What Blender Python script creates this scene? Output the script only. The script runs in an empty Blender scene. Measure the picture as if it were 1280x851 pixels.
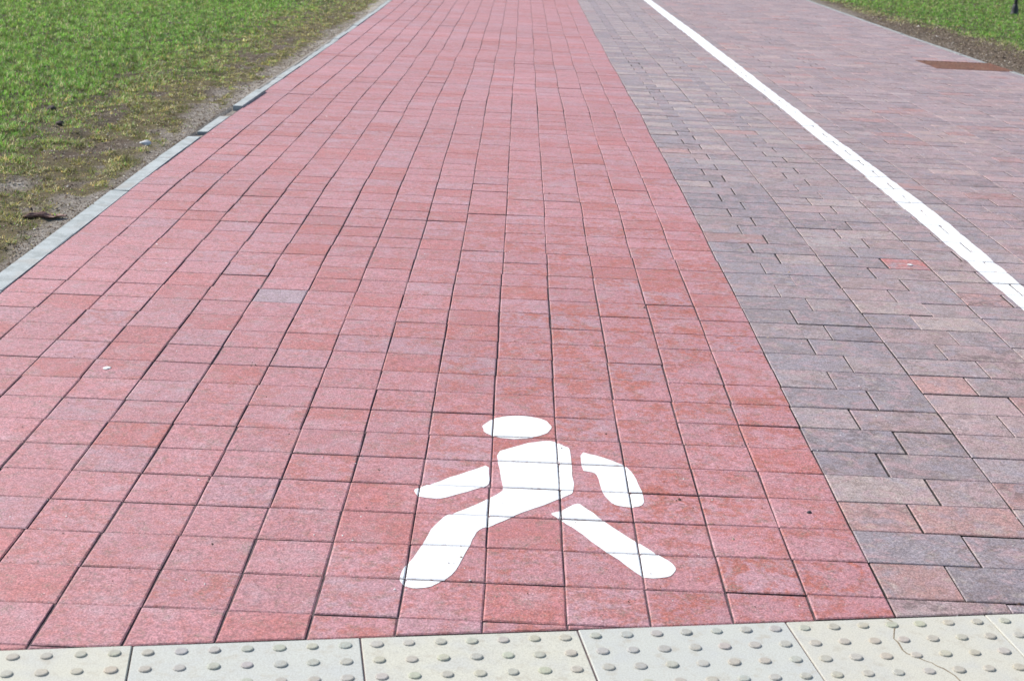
import bpy, bmesh, math, random
import numpy as np
from mathutils import Matrix, Vector, Euler

random.seed(7)
rng = np.random.default_rng(11)
S = 0.2                                   # one paving module in metres (u across, v along the path)
C = bpy.context.scene.collection
SC = bpy.context.scene

# ------------------------------------------------------------------ camera
cd = bpy.data.cameras.new("camera")
cam = bpy.data.objects.new("camera", cd)
C.objects.link(cam)
cam.location = (-4.8377 * S, -14.731 * S, 8.3548 * S)
cam.rotation_euler = (1.2686546, -0.0413671, 0.0090266)
cd.sensor_fit = 'HORIZONTAL'
cd.sensor_width = 36.0
cd.lens = 1858.53 / 1280 * 36.0
cd.clip_start, cd.clip_end = 0.05, 6000
cd.dof.use_dof = True
cd.dof.focus_distance = 5.2
cd.dof.aperture_fstop = 8.0
SC.camera = cam

# ------------------------------------------------------------------ light
SUN_EL, SUN_AZ = math.radians(43), math.radians(-62)      # azimuth from +Y towards +X
w = bpy.data.worlds.new("World")
SC.world = w
w.use_nodes = True
nt = w.node_tree
nt.nodes.clear()
sky = nt.nodes.new("ShaderNodeTexSky")
sky.sky_type = 'NISHITA'
sky.sun_disc = False
sky.sun_elevation = SUN_EL
sky.sun_rotation = SUN_AZ
bg = nt.nodes.new("ShaderNodeBackground")
bg.inputs[1].default_value = 0.12
out = nt.nodes.new("ShaderNodeOutputWorld")
nt.links.new(sky.outputs[0], bg.inputs[0])
nt.links.new(bg.outputs[0], out.inputs[0])
sl = bpy.data.lights.new("sun", 'SUN')
sl.energy = 4.2
sl.angle = math.radians(0.5)
sl.color = (1.0, 0.965, 0.91)
sun = bpy.data.objects.new("sun", sl)
C.objects.link(sun)
to_sun = Vector((math.sin(SUN_AZ) * math.cos(SUN_EL), math.cos(SUN_AZ) * math.cos(SUN_EL), math.sin(SUN_EL)))
sun.rotation_euler = to_sun.to_track_quat('Z', 'Y').to_euler()
sun.location = to_sun * 30
SC.view_settings.view_transform = 'Standard'
SC.view_settings.look = 'None'
SC.view_settings.gamma = 1
SC.view_settings.use_curve_mapping = False
SC.view_settings.exposure = 0.55
SC.render.engine = 'CYCLES'
SC.cycles.max_bounces = 6

# ------------------------------------------------------------------ terrain profile and noise
KV = np.array([-60, 16, 24, 31, 38, 46, 54, 64, 75, 93, 112, 130, 150, 200, 400, 2000, 6000.])
KZ = np.array([0, 0, -.008, -.06, -.17, -.32, -.48, -.68, -.90, -1.19, -1.45, -1.68, -1.9, -2.3, -3, -3, -3.])


def zp(v):                                # height of the paving, metres
    return np.interp(v, KV, KZ) * S


def slope(v):
    return math.atan((float(zp(v + .6)) - float(zp(v - .6))) / (1.2 * S))


def hash2(ix, iy, seed):
    n = (ix.astype(np.int64) * 374761393 + iy.astype(np.int64) * 668265263 + seed * 974634777) & 0xffffffff
    n = ((n ^ (n >> 13)) * 1274126177) & 0xffffffff
    n = (n ^ (n >> 16)) & 0xffff
    return n / 65535.0


def vnoise(x, y, seed=0):
    x, y = np.asarray(x, float), np.asarray(y, float)
    ix, iy = np.floor(x), np.floor(y)
    fx, fy = x - ix, y - iy
    fx, fy = fx * fx * (3 - 2 * fx), fy * fy * (3 - 2 * fy)
    a, b = hash2(ix, iy, seed), hash2(ix + 1, iy, seed)
    c, d = hash2(ix, iy + 1, seed), hash2(ix + 1, iy + 1, seed)
    return (a + (b - a) * fx) * (1 - fy) + (c + (d - c) * fx) * fy


def fbm(x, y, seed=0, octaves=4):
    t, amp, tot = 0, 1.0, 0
    for o in range(octaves):
        t = t + amp * vnoise(np.asarray(x) * 2 ** o + 13.7 * o, np.asarray(y) * 2 ** o + 5.1 * o, seed + o)
        tot += amp
        amp *= .55
    return t / tot


def sstep(a, b, x):
    t = np.clip((np.asarray(x, float) - a) / (b - a), 0, 1)
    return t * t * (3 - 2 * t)


# ------------------------------------------------------------------ object helpers
def mesh_from(name, verts, faces, mats=(), smooth=False):
    me = bpy.data.meshes.new(name)
    me.from_pydata([tuple(map(float, q)) for q in verts], [], faces)
    for m in mats:
        me.materials.append(m)
    if smooth:
        for p_ in me.polygons:
            p_.use_smooth = True
    me.update()
    return me


def link(name, me, parent=None, loc=None):
    o = bpy.data.objects.new(name, me)
    C.objects.link(o)
    if parent is not None:
        o.parent = parent
    if loc is not None:
        o.location = loc
    return o


def tag(o, label, cat=None, group=None, kind=None):
    o["label"] = label
    if cat:
        o["category"] = cat
    if group:
        o["group"] = group
    if kind:
        o["kind"] = kind
    return o


# ------------------------------------------------------------------ material helpers
class NB:
    """tiny node builder"""
    def __init__(self, name):
        self.m = bpy.data.materials.new(name)
        self.m.use_nodes = True
        self.t = self.m.node_tree
        self.b = self.t.nodes["Principled BSDF"]
        g = self.t.nodes.new("ShaderNodeNewGeometry")
        self.pos = g.outputs["Position"]

    def n(self, kind, **kw):
        x = self.t.nodes.new(kind)
        for k, v in kw.items():
            setattr(x, k, v)
        return x

    def put(self, sock, val):
        if isinstance(val, bpy.types.NodeSocket):
            self.t.links.new(val, sock)
        else:
            sock.default_value = val

    def noise(self, scale, detail=4, rough=.6, vec=None, dist=0.0):
        x = self.n("ShaderNodeTexNoise")
        self.put(x.inputs["Vector"], vec or self.pos)
        x.inputs["Scale"].default_value = scale
        x.inputs["Detail"].default_value = detail
        x.inputs["Roughness"].default_value = rough
        x.inputs["Distortion"].default_value = dist
        return x.outputs["Fac"]

    def ramp(self, fac, a, b, lo=0.0, hi=1.0):
        x = self.n("ShaderNodeMapRange")
        x.interpolation_type = 'SMOOTHSTEP'
        self.put(x.inputs[0], fac)
        x.inputs[1].default_value, x.inputs[2].default_value = a, b
        x.inputs[3].default_value, x.inputs[4].default_value = lo, hi
        return x.outputs[0]

    def math(self, op, a, b=0.0):
        x = self.n("ShaderNodeMath", operation=op)
        self.put(x.inputs[0], a)
        self.put(x.inputs[1], b)
        return x.outputs[0]

    def mix(self, fac, a, b, mode='MIX'):
        x = self.n("ShaderNodeMix", data_type='RGBA', blend_type=mode)
        self.put(x.inputs[0], fac)
        self.put(x.inputs[6], a if isinstance(a, bpy.types.NodeSocket) else (*a, 1))
        self.put(x.inputs[7], b if isinstance(b, bpy.types.NodeSocket) else (*b, 1))
        return x.outputs[2]

    def bump(self, h, strength=.5, dist=.001):
        x = self.n("ShaderNodeBump")
        x.inputs["Strength"].default_value = strength
        x.inputs["Distance"].default_value = dist
        self.put(x.inputs["Height"], h)
        self.put(self.b.inputs["Normal"], x.outputs[0])

    def done(self, col, rough=.8, spec=.4):
        self.put(self.b.inputs["Base Color"], col)
        self.put(self.b.inputs["Roughness"], rough)
        self.put(self.b.inputs["Specular IOR Level"], spec)
        return self.m


def tone_sockets(nb, attr):
    if attr:
        x = nb.n("ShaderNodeAttribute", attribute_name="tone")
        return x.outputs["Color"], x.outputs["Alpha"]
    x = nb.n("ShaderNodeObjectInfo")
    return x.outputs["Color"], x.outputs["Alpha"]


def paver_material(name, attr, core, grain=(.66, .54, .55), film=(.37, .285, .305), mottle=False):
    nb = NB(name)
    col, amt = tone_sockets(nb, attr)
    sc_ = nb.n("ShaderNodeVectorMath", operation='SCALE')           # every piece samples its own bit of noise
    nb.put(sc_.inputs[0], col)
    sc_.inputs["Scale"].default_value = 61.0
    ad_ = nb.n("ShaderNodeVectorMath", operation='ADD')
    nb.put(ad_.inputs[0], nb.pos)
    nb.put(ad_.inputs[1], sc_.outputs[0])
    nb.pos = ad_.outputs[0]
    big = nb.noise(8.5, 5, .66, dist=.8)
    mid = nb.noise(46, 5, .7)
    blot = nb.math('ADD', nb.math('MULTIPLY', big, .55), nb.math('MULTIPLY', mid, .45))
    fac = nb.math('MULTIPLY', nb.ramp(blot, .45, .58), amt)
    c = nb.mix(fac, col, core)
    if mottle:                                                # each brick is a marbled mix of pigments
        c = nb.mix(nb.ramp(nb.noise(13, 4, .6, dist=.8), .48, .62, 0, .65), c, (.345, .218, .222))
        c = nb.mix(nb.ramp(nb.noise(17, 4, .65, dist=.5), .54, .68, 0, .50), c, (.335, .275, .225))
        c = nb.mix(nb.ramp(nb.noise(10, 4, .6, dist=.5), .50, .66, 0, .55), c, (.245, .210, .238))
    fade = nb.ramp(nb.noise(9, 5, .65), .48, .74, 0, .40)         # dusty, greyed film
    c = nb.mix(fade, c, film)
    stain = nb.math('MULTIPLY', nb.ramp(nb.noise(24, 5, .7, dist=.4), .50, .66, 0, .75), nb.ramp(nb.noise(150, 3, .7), .40, .58))
    c = nb.mix(stain, c, (.20, .135, .105))
    fine = nb.noise(190, 3, .8)
    g1 = nb.ramp(fine, .38, .62, .63, 1.29)
    g2 = nb.ramp(nb.noise(70, 4, .75), .36, .64, .84, 1.14)
    gg = nb.math('MULTIPLY', g1, g2)
    cx = nb.n("ShaderNodeCombineXYZ")
    for q in range(3):
        nb.put(cx.inputs[q], gg)
    c = nb.mix(1.0, c, cx.outputs[0], 'MULTIPLY')
    c = nb.mix(nb.ramp(nb.noise(260, 2, .6), .65, .71, 0, .6), c, grain)
    c = nb.mix(nb.ramp(nb.noise(120, 2, .5), .72, .77, 0, .6), c, grain)
    c = nb.mix(nb.ramp(nb.noise(210, 2, .6), .66, .72, 0, .65), c, (.10, .06, .05))
    hgt = nb.math('ADD', nb.math('MULTIPLY', fine, .6), nb.math('MULTIPLY', mid, .4))
    nb.bump(hgt, .7, .0022)
    return nb.done(c, nb.ramp(mid, .3, .7, .55, .75), .5)


RED_CORE = (.330, .094, .066)
GREY_CORE = (.135, .092, .088)
M_RED = paver_material("red_paver", False, RED_CORE)
M_RED_F = paver_material("red_paver_field", True, RED_CORE)
M_GREY = paver_material("grey_paver", False, GREY_CORE, (.60, .56, .55), (.29, .265, .275), True)
M_GREY_F = paver_material("grey_paver_field", True, GREY_CORE, (.60, .56, .55), (.29, .265, .275), True)


def simple(name, base, dark, scale, lo=.4, hi=.65, fine=260, rough=.85, spec=.35, bump=.5, bd=.0015, speck=None, third=None):
    nb = NB(name)
    c = nb.mix(nb.ramp(nb.noise(scale, 6, .65), lo, hi), base, dark)
    if third:
        c = nb.mix(nb.ramp(nb.noise(scale * .45, 4, .6, dist=.5), .52, .68, 0, .8), c, third)
    f = nb.noise(fine, 3, .7)
    c = nb.mix(nb.ramp(f, .3, .7, .4, 0), c, tuple(x * .45 for x in dark))
    if speck:
        c = nb.mix(nb.ramp(nb.noise(fine * 1.3, 2, .5), .64, .74, 0, .6), c, speck)
    nb.bump(nb.math('ADD', f, nb.noise(scale * 3, 4, .6)), bump, bd)
    return nb.done(c, rough, spec)


M_SAND = simple("joint_sand", (.130, .086, .090), (.060, .038, .042), 30, fine=300, speck=(.18, .14, .13), third=(.125, .095, .095))
M_DIRT = simple("joint_dirt", (.045, .036, .034), (.022, .017, .017), 30, fine=300)
M_KERB = simple("kerb_concrete", (.405, .432, .425), (.29, .31, .30), 11, fine=200, third=(.36, .34, .31), speck=(.6, .62, .62))
M_KERB2 = simple("weathered_kerb_concrete", (.31, .32, .32), (.22, .22, .21), 9, fine=240, speck=(.45, .45, .45))
M_ASPH = simple("asphalt", (.055, .055, .057), (.035, .035, .036), 20, fine=180, speck=(.2, .2, .2))
M_RUST = simple("rusty_iron", (.185, .080, .050), (.10, .045, .03), 16, fine=150, rough=.85, spec=.3, third=(.21, .12, .08))
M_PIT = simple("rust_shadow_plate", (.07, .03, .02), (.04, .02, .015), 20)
M_POST = simple("black_iron", (.022, .022, .024), (.012, .012, .013), 20, rough=.5, spec=.5)
M_STONE = simple("pale_stone", (.62, .63, .63), (.45, .46, .46), 60, fine=300)
M_CLOD = simple("dark_earth", (.085, .064, .052), (.036, .027, .022), 60, fine=300)
M_LEAF = simple("dead_leaf", (.27, .165, .135), (.12, .06, .055), 45, fine=300, third=(.40, .30, .24))
M_PEB = simple("dark_pebble", (.07, .06, .07), (.03, .028, .03), 90)
M_GUM = simple("white_spot", (.72, .71, .70), (.55, .53, .52), 120)
M_CRACK = simple("crack_dirt", (.27, .215, .14), (.16, .12, .075), 90)


def tactile_material(name, dome=False):
    nb = NB(name)
    x = nb.n("ShaderNodeObjectInfo")
    col = x.outputs["Color"]
    c = nb.mix(nb.ramp(nb.noise(9, 6, .62, dist=.4), .42, .68, 0, .4), col, (.40, .41, .41))
    c = nb.mix(nb.ramp(nb.noise(25, 5, .65), .52, .72, 0, .6), c, (.36, .32, .25))
    fine = nb.noise(280, 3, .7)
    c = nb.mix(nb.ramp(fine, .34, .60, .45, 0), c, (.26, .24, .20))
    c = nb.mix(nb.ramp(nb.noise(170, 2, .6), .66, .73, 0, .5), c, (.24, .21, .17))
    if dome:
        c = nb.mix(nb.ramp(nb.noise(150, 4, .7), .40, .68, .10, .6), c, (.27, .24, .20))
    nb.bump(fine, .5, .0014)
    return nb.done(c, .8, .35)


M_TACT = tactile_material("tactile_concrete")
M_DOME = tactile_material("worn_dome", True)

nb = NB("white_road_paint")
c = nb.mix(nb.ramp(nb.noise(14, 5, .65), .48, .72, 0, .6), (.71, .71, .70), (.56, .555, .55))
c = nb.mix(nb.ramp(nb.noise(190, 3, .7), .60, .70, 0, .6), c, (.40, .35, .35))
c = nb.mix(nb.ramp(nb.noise(34, 6, .8), .66, .70, 0, .7), c, (.38, .28, .28))
ed = nb.n("ShaderNodeAttribute", attribute_name="edge").outputs["Fac"]
wr = nb.math('ADD', nb.math('MULTIPLY', ed, .17), nb.noise(60, 5, .8))
c = nb.mix(nb.ramp(wr, .64, .74, 0, .85), c, (.26, .17, .17))
nb.bump(nb.noise(330, 3, .7), .5, .0016)
M_PAINT = nb.done(c, .6, .4)


# ------------------------------------------------------------------ paving pieces
GAP_U, GAP_V, BEV, DROP, DEEP = .0100, .0095, .017, .0026, .022      # gaps and bevel in modules, drops in metres


def offset_poly(poly, d):
    """inset a convex counter-clockwise polygon by d"""
    n = len(poly)
    lines = []
    for i in range(n):
        x0, y0 = poly[i]
        x1, y1 = poly[(i + 1) % n]
        L = math.hypot(x1 - x0, y1 - y0)
        nx, ny = -(y1 - y0) / L, (x1 - x0) / L
        lines.append((nx, ny, nx * x0 + ny * y0 + d))
    res = []
    for i in range(n):
        a, b = lines[i - 1], lines[i]
        det = a[0] * b[1] - a[1] * b[0]
        if abs(det) < 1e-9:
            return None
        res.append(((a[2] * b[1] - a[1] * b[2]) / det, (a[0] * b[2] - a[2] * b[0]) / det))
    return res


def area(poly):
    return .5 * sum(poly[i][0] * poly[(i + 1) % len(poly)][1] - poly[(i + 1) % len(poly)][0] * poly[i][1] for i in range(len(poly)))


def clip_half(poly, a, b, c_):
    """keep a*x+b*y >= c_"""
    res = []
    for i in range(len(poly)):
        p0, p1 = poly[i], poly[(i + 1) % len(poly)]
        d0, d1 = a * p0[0] + b * p0[1] - c_, a * p1[0] + b * p1[1] - c_
        if d0 >= 0:
            res.append(p0)
        if (d0 >= 0) != (d1 >= 0):
            t = d0 / (d0 - d1)
            res.append((p0[0] + (p1[0] - p0[0]) * t, p0[1] + (p1[1] - p0[1]) * t))
    out_ = []
    for q in res:
        if not out_ or math.hypot(q[0] - out_[-1][0], q[1] - out_[-1][1]) > 1e-4:
            out_.append(q)
    if len(out_) > 1 and math.hypot(out_[0][0] - out_[-1][0], out_[0][1] - out_[-1][1]) < 1e-4:
        out_.pop()
    return out_


def prism(poly, bev=BEV, chip=0.0, r=None):
    """bevelled slab over a convex polygon (modules); returns verts in metres, faces; top at z = 0"""
    n = len(poly)
    inner = offset_poly(poly, bev)
    if inner is None or area(inner) < .003:
        inner = offset_poly(poly, bev * .25) or poly
    if r and chip:
        poly = [(x + r.uniform(-chip, chip), y + r.uniform(-chip, chip)) for x, y in poly]
    V = [(x * S, y * S, 0) for x, y in inner] + [(x * S, y * S, -DROP) for x, y in poly] + [(x * S, y * S, -DEEP) for x, y in poly]
    F = [tuple(range(n))]
    for i in range(n):
        j = (i + 1) % n
        F.append((n + i, n + j, j, i))
        F.append((2 * n + i, 2 * n + j, n + j, n + i))
    return V, F


def rect(w_, h_):
    return [(-w_ / 2, -h_ / 2), (w_ / 2, -h_ / 2), (w_ / 2, h_ / 2), (-w_ / 2, h_ / 2)]


class Tile:
    __slots__ = ("cu", "cv", "w", "h", "poly", "mat", "tone", "kind", "pix")


TILES = []
T_A, T_B = 1.505, 0.1605                  # far edge of the tactile row: v = T_A + T_B * u
NRM = math.hypot(1, T_B)


def wob(u, v):                            # the lateral wander of the joint lines
    return (float(vnoise(v * .16, u * .13, 3)) - .5) * .085 + (float(vnoise(v * .5, u * .33, 9)) - .5) * .035


def make_tile(kind, u0, u1, v0, v1, clip, tone):
    t = Tile()
    cu, cv = (u0 + u1) / 2, (v0 + v1) / 2
    t.kind, t.tone = kind, tone
    gu = GAP_U if kind == "red" else .013
    gv = GAP_V if kind == "red" else .0115
    t.w, t.h = u1 - u0 - 2 * gu, v1 - v0 - 2 * gv
    # wander of the left and right joints shared by neighbours
    du = (wob(u0, cv) + wob(u1, cv)) / 2 if kind == "red" else wob(2.5 * round(cu / 2.5), cv) * .8
    dv = random.uniform(-.008, .008) + (float(vnoise(cu * .21, cv * .35, 21)) - .5) * .05
    t.cu, t.cv = cu + du + random.uniform(-.004, .004), cv + dv
    poly = rect(t.w, t.h)
    full = True
    for a, b, c_ in clip:
        before = poly
        poly = clip_half(poly, a, b, c_ - a * t.cu - b * t.cv)
        if len(poly) < 3 or area(poly) < .004:
            return
        if poly != before:
            full = full and abs(area(poly) - area(before)) < 1e-6
    t.poly = None if full else poly
    yaw = random.gauss(0, .0035)
    tx, ty = random.gauss(0, .0032), random.gauss(0, .0032)
    dz = random.gauss(0, .0007) + (float(vnoise(cu * .3, cv * .3, 31)) - .5) * .004 + (.0005 if random.random() > .03 else .0018)
    z = float(zp(t.cv)) + dz
    t.mat = Matrix.Translation((t.cu * S, t.cv * S, z)) @ Euler((slope(t.cv) + tx, ty, yaw)).to_matrix().to_4x4()
    TILES.append(t)


def red_tone(u, v):
    """body colour of one red paver and how much deep red shows through its worn face"""
    g = float(vnoise(u * .23, v * .2, 40))
    worn = random.gauss(.5, .22)
    base = np.array([.380, .172, .184]) * random.uniform(.94, 1.06)
    base = base * (1 - .16 * (g - .5))
    if random.random() < .16:
        base = base * np.array([.97, 1.10, 1.13])          # paler, greyer pavers
    if random.random() < .16:
        base = base * np.array([.98, .82, .77])            # fresher, redder pavers
    east = sstep(-9, -2, u) * (1 - sstep(10, 45, v))       # more deep red towards the near right
    a = np.clip(.36 + .46 * east + .45 * (worn - .5) + .25 * (g - .5), .03, .95)
    return (*base, float(a))


GREYS = [((.252, .207, .214), .30), ((.282, .230, .230), .24), ((.220, .186, .196), .14), ((.305, .225, .220), .17),
         ((.335, .270, .252), .06), ((.325, .190, .175), .06), ((.310, .268, .264), .03)]


def grey_tone(u, v, short):
    x = random.random()
    band = float(vnoise(u * .5, v * .12, 50))
    for c_, p_ in GREYS:
        x -= p_
        if x < 0:
            break
    if u < 1.6 and random.random() < .55:
        c_ = (.222, .192, .208)
    if v > 36 and u < 5 and random.random() < .75:
        c_ = (.340, .285, .268) if short else (.225, .195, .208)
    k = random.uniform(.90, 1.12) * (1 + .15 * (band - .5))
    if u > 6.7:
        c_ = (c_[0] * 1.08, c_[1] * .99, c_[2] * 1.0)
    k2 = k * 1.04
    return (c_[0] * k2, c_[1] * k * .985, c_[2] * k * .965, float(np.clip(random.gauss(.42, .22), .05, .95)))


V_END = 190
near_clip = (-T_B / NRM, 1 / NRM, (T_A + .012) / NRM)
KERB_IN = -15.03
for i in range(-15, 0):
    for v in range(-2, V_END):
        if v + 1 < T_A + T_B * i - .3:
            continue
        tone = red_tone(i + .5, v)
        if (i, v) == (-10, 14):
            tone = (.305, .215, .235, .02)                    # the one grey paver in the red field
        cl = [near_clip] if v < 4 else []
        make_tile("red", i, i + 1, v, v + 1, cl, tone)

EDGE_R = 22.2
GRATE = (18.25, 22.62, 68.2, 73.0)
for v in range(-2, V_END):
    for k in range(0, 9):
        b = 2.5 * k
        order = [(b, b + 1.0), (b + 1.0, b + 2.5)] if v % 2 == 0 else [(b, b + 1.5), (b + 1.5, b + 2.5)]
        for (a0, a1) in order:
            if a0 > EDGE_R - .1 or v + 1 < T_A + T_B * a0:
                continue
            tone = grey_tone(a0, v, a1 - a0 < 1.2)
            if abs((a0 + a1) / 2 - 4.5) < .6 and v == 19:
                tone = (.44, .150, .135, .25)              # the single bright red brick beside the line
            a1c = min(a1, EDGE_R)
            cl = [near_clip] if v < 6 else []
            g = GRATE
            if v + 1 > g[2] and v < g[3] and a1c > g[0]:
                if a0 < g[0] - .05:
                    make_tile("grey", a0, g[0] - .01, v, v + 1, cl, tone)
                    if v < g[2] - .05:
                        make_tile("grey", g[0] - .01, a1c, v, g[2] - .02, cl, tone)
                    if v + 1 > g[3] + .05:
                        make_tile("grey", g[0] - .01, a1c, g[3] + .02, v + 1, cl, tone)
                elif v < g[2] - .05:
                    make_tile("grey", a0, a1c, v, g[2] - .02, cl, tone)
                elif v + 1 > g[3] + .05:
                    make_tile("grey", a0, a1c, g[3] + .02, v + 1, cl, tone)
                continue
            make_tile("grey", a0, a1c, v, v + 1, cl, tone)

# which pieces show largest: projected area in the frame
Rm = np.array(cam.rotation_euler.to_matrix())
CL = np.array(cam.location)


def project(P):
    q = (np.asarray(P) - CL) @ Rm
    return np.c_[640 + 1858.5 * q[:, 0] / -q[:, 2], 425.5 - 1858.5 * q[:, 1] / -q[:, 2]]


for t in TILES:
    poly = t.poly or rect(t.w, t.h)
    px = project([t.mat @ Vector((x * S, y * S, 0)) for x, y in poly])
    q = [tuple(p_) for p_ in px[::-1]]
    for a, b, c_ in ((1, 0, 0), (-1, 0, -1280), (0, 1, 0), (0, -1, -851)):
        q = clip_half(q, a, b, c_)
        if len(q) < 3:
            break
    t.pix = abs(area(q)) if len(q) >= 3 else 0


def strip_sheet(name, u0f, u1f, vs, dz, mat):
    V, F = [], []
    for k, v in enumerate(vs):
        z = float(zp(v)) + dz
        V += [(u0f(v) * S, v * S, z), (u1f(v) * S, v * S, z)]
        if k:
            F.append((2 * k - 2, 2 * k - 1, 2 * k + 1, 2 * k))
    return mesh_from(name, V, F, [mat])


VS = [-1.0 + .5 * k for k in range(int((V_END + 1) / .5))]
foot_root = link("footpath", strip_sheet("footpath", lambda v: -15.02, lambda v: 0.0, VS, -.0052, M_SAND))
tag(foot_root, "wide footpath of square red pavers with a white walking figure painted on it", "footpath", kind="structure")
grey_root = link("pavement", strip_sheet("pavement", lambda v: 0.0, lambda v: 22.2, VS, -.0058, M_DIRT))
tag(grey_root, "path of mixed grey and mauve paving bricks right of the red footpath", "pavement", kind="structure")

STD = {}


def dirty_sides(me_):                     # the walls down in the joints carry joint dirt
    for p_ in me_.polygons:
        if min(me_.vertices[i].co.z for i in p_.vertices) < -DEEP * .6 and abs(p_.normal.z) < .5:
            p_.material_index = 1
    return me_




def std_mesh(kind, w_, h_):
    key = (kind, round(w_, 2), round(h_, 2), random.randrange(4))
    if key not in STD:
        r = random.Random(hash(key[1:]) & 0xffff)
        V, F = prism(rect(w_, h_), BEV * random.uniform(.8, 1.3) * (1 if kind == 'red' else .7), .005, r)
        STD[key] = dirty_sides(mesh_from("paver", V, F, [M_RED if kind == "red" else M_GREY, M_SAND if kind == "red" else M_DIRT]))
    return STD[key]


for kind, root, m1, m2, pname in (("red", foot_root, M_RED, M_RED_F, "paver"), ("grey", grey_root, M_GREY, M_GREY_F, "paving_brick")):
    ts = sorted([t for t in TILES if t.kind == kind], key=lambda t: -t.pix)
    for t in ts[:300]:
        if t.poly is None:
            me = std_mesh(kind, t.w, t.h)
        else:
            V, F = prism(t.poly)
            me = dirty_sides(mesh_from(pname, V, F, [m1, M_SAND if kind == 'red' else M_DIRT]))
        o = link(pname, me, root)
        o.matrix_world = t.mat
        o.color = t.tone
        if kind == "red" and abs(t.tone[2] - .235) < 1e-6 and t.tone[3] < .021:
            o["label"] = "grey paver among the red ones"
        if kind == "grey" and t.tone[0] == .44:
            o["label"] = "bright red brick among the grey ones"
    V, F, tones, mi = [], [], [], []
    for t in ts[300:]:
        v_, f_ = prism(t.poly or rect(t.w, t.h))
        n0 = len(V)
        V += [t.mat @ Vector(q) for q in v_]
        F += [tuple(i + n0 for i in f) for f in f_]
        tones += [t.tone] * len(v_)
        mi += [1 if i and i % 2 == 0 else 0 for i in range(len(f_))]
    me = mesh_from("paver_field", V, F, [m2, M_SAND if kind == "red" else M_DIRT])
    me.polygons.foreach_set("material_index", mi)
    at = me.attributes.new("tone", 'FLOAT_COLOR', 'POINT')
    at.data.foreach_set("color", np.array(tones, np.float32).ravel())
    fld = link("paver_field", me, root)
    fld["kind"] = "stuff"

# ------------------------------------------------------------------ tactile slabs
road = link("road", mesh_from("road", [(-150, -40, -.004), (150, -40, -.004), (150, (T_A + T_B * 750 - 2.55) * S, -.004), (-150, (T_A - T_B * 750 - 2.55) * S, -.004)], [(0, 1, 2, 3)], [M_ASPH]))
tag(road, "dark asphalt road in front of the cream studded slabs", "road", kind="structure")
ang = math.atan(T_B)
ca, sa = math.cos(ang), math.sin(ang)
tact_root = bpy.data.objects.new("tactile_pavement", None)
C.objects.link(tact_root)
tact_root.location = (0, T_A * S, 0)
tact_root.rotation_euler = (0, 0, ang)
tag(tact_root, "row of cream and pale grey studded slabs crossing the foot of the paths", "tactile paving", kind="structure")
# bed under the slabs
V, F = [(-4.6, -.52, -.012), (5.6, -.52, -.012), (5.6, .01, -.012), (-4.6, .01, -.012)], [(0, 1, 2, 3)]
bed = link("bedding", mesh_from("bedding", V, F, [M_SAND]), tact_root)
SW = 2.5 * math.hypot(1, T_B) * S         # slab pitch in metres
V, F = prism(rect((SW - .0035) / S, (SW - .004) / S), .010)
slab_me = mesh_from("slab", V, F, [M_TACT])
dv_, df_ = [], []
N = 12
for rr, zz in ((.0150, -.0005), (.0142, .0028), (.0120, .0041)):
    for k in range(N):
        dv_.append((rr * math.cos(2 * math.pi * k / N), rr * math.sin(2 * math.pi * k / N), zz))
for q in range(2):
    for k in range(N):
        df_.append((q * N + k, q * N + (k + 1) % N, (q + 1) * N + (k + 1) % N, (q + 1) * N + k))
df_.append(tuple(range(2 * N, 3 * N)))
dome_me = mesh_from("dome", dv_, df_, [M_DOME])
X0 = (-1.365 / ca) * S                    # a slab joint measured in the photograph
CREAM, COOL = (.490, .475, .395), (.450, .455, .412)
cols = {-3: CREAM, -2: COOL, -1: CREAM, 0: COOL, 1: (.485, .465, .390), 2: (.49, .475, .405)}
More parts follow.
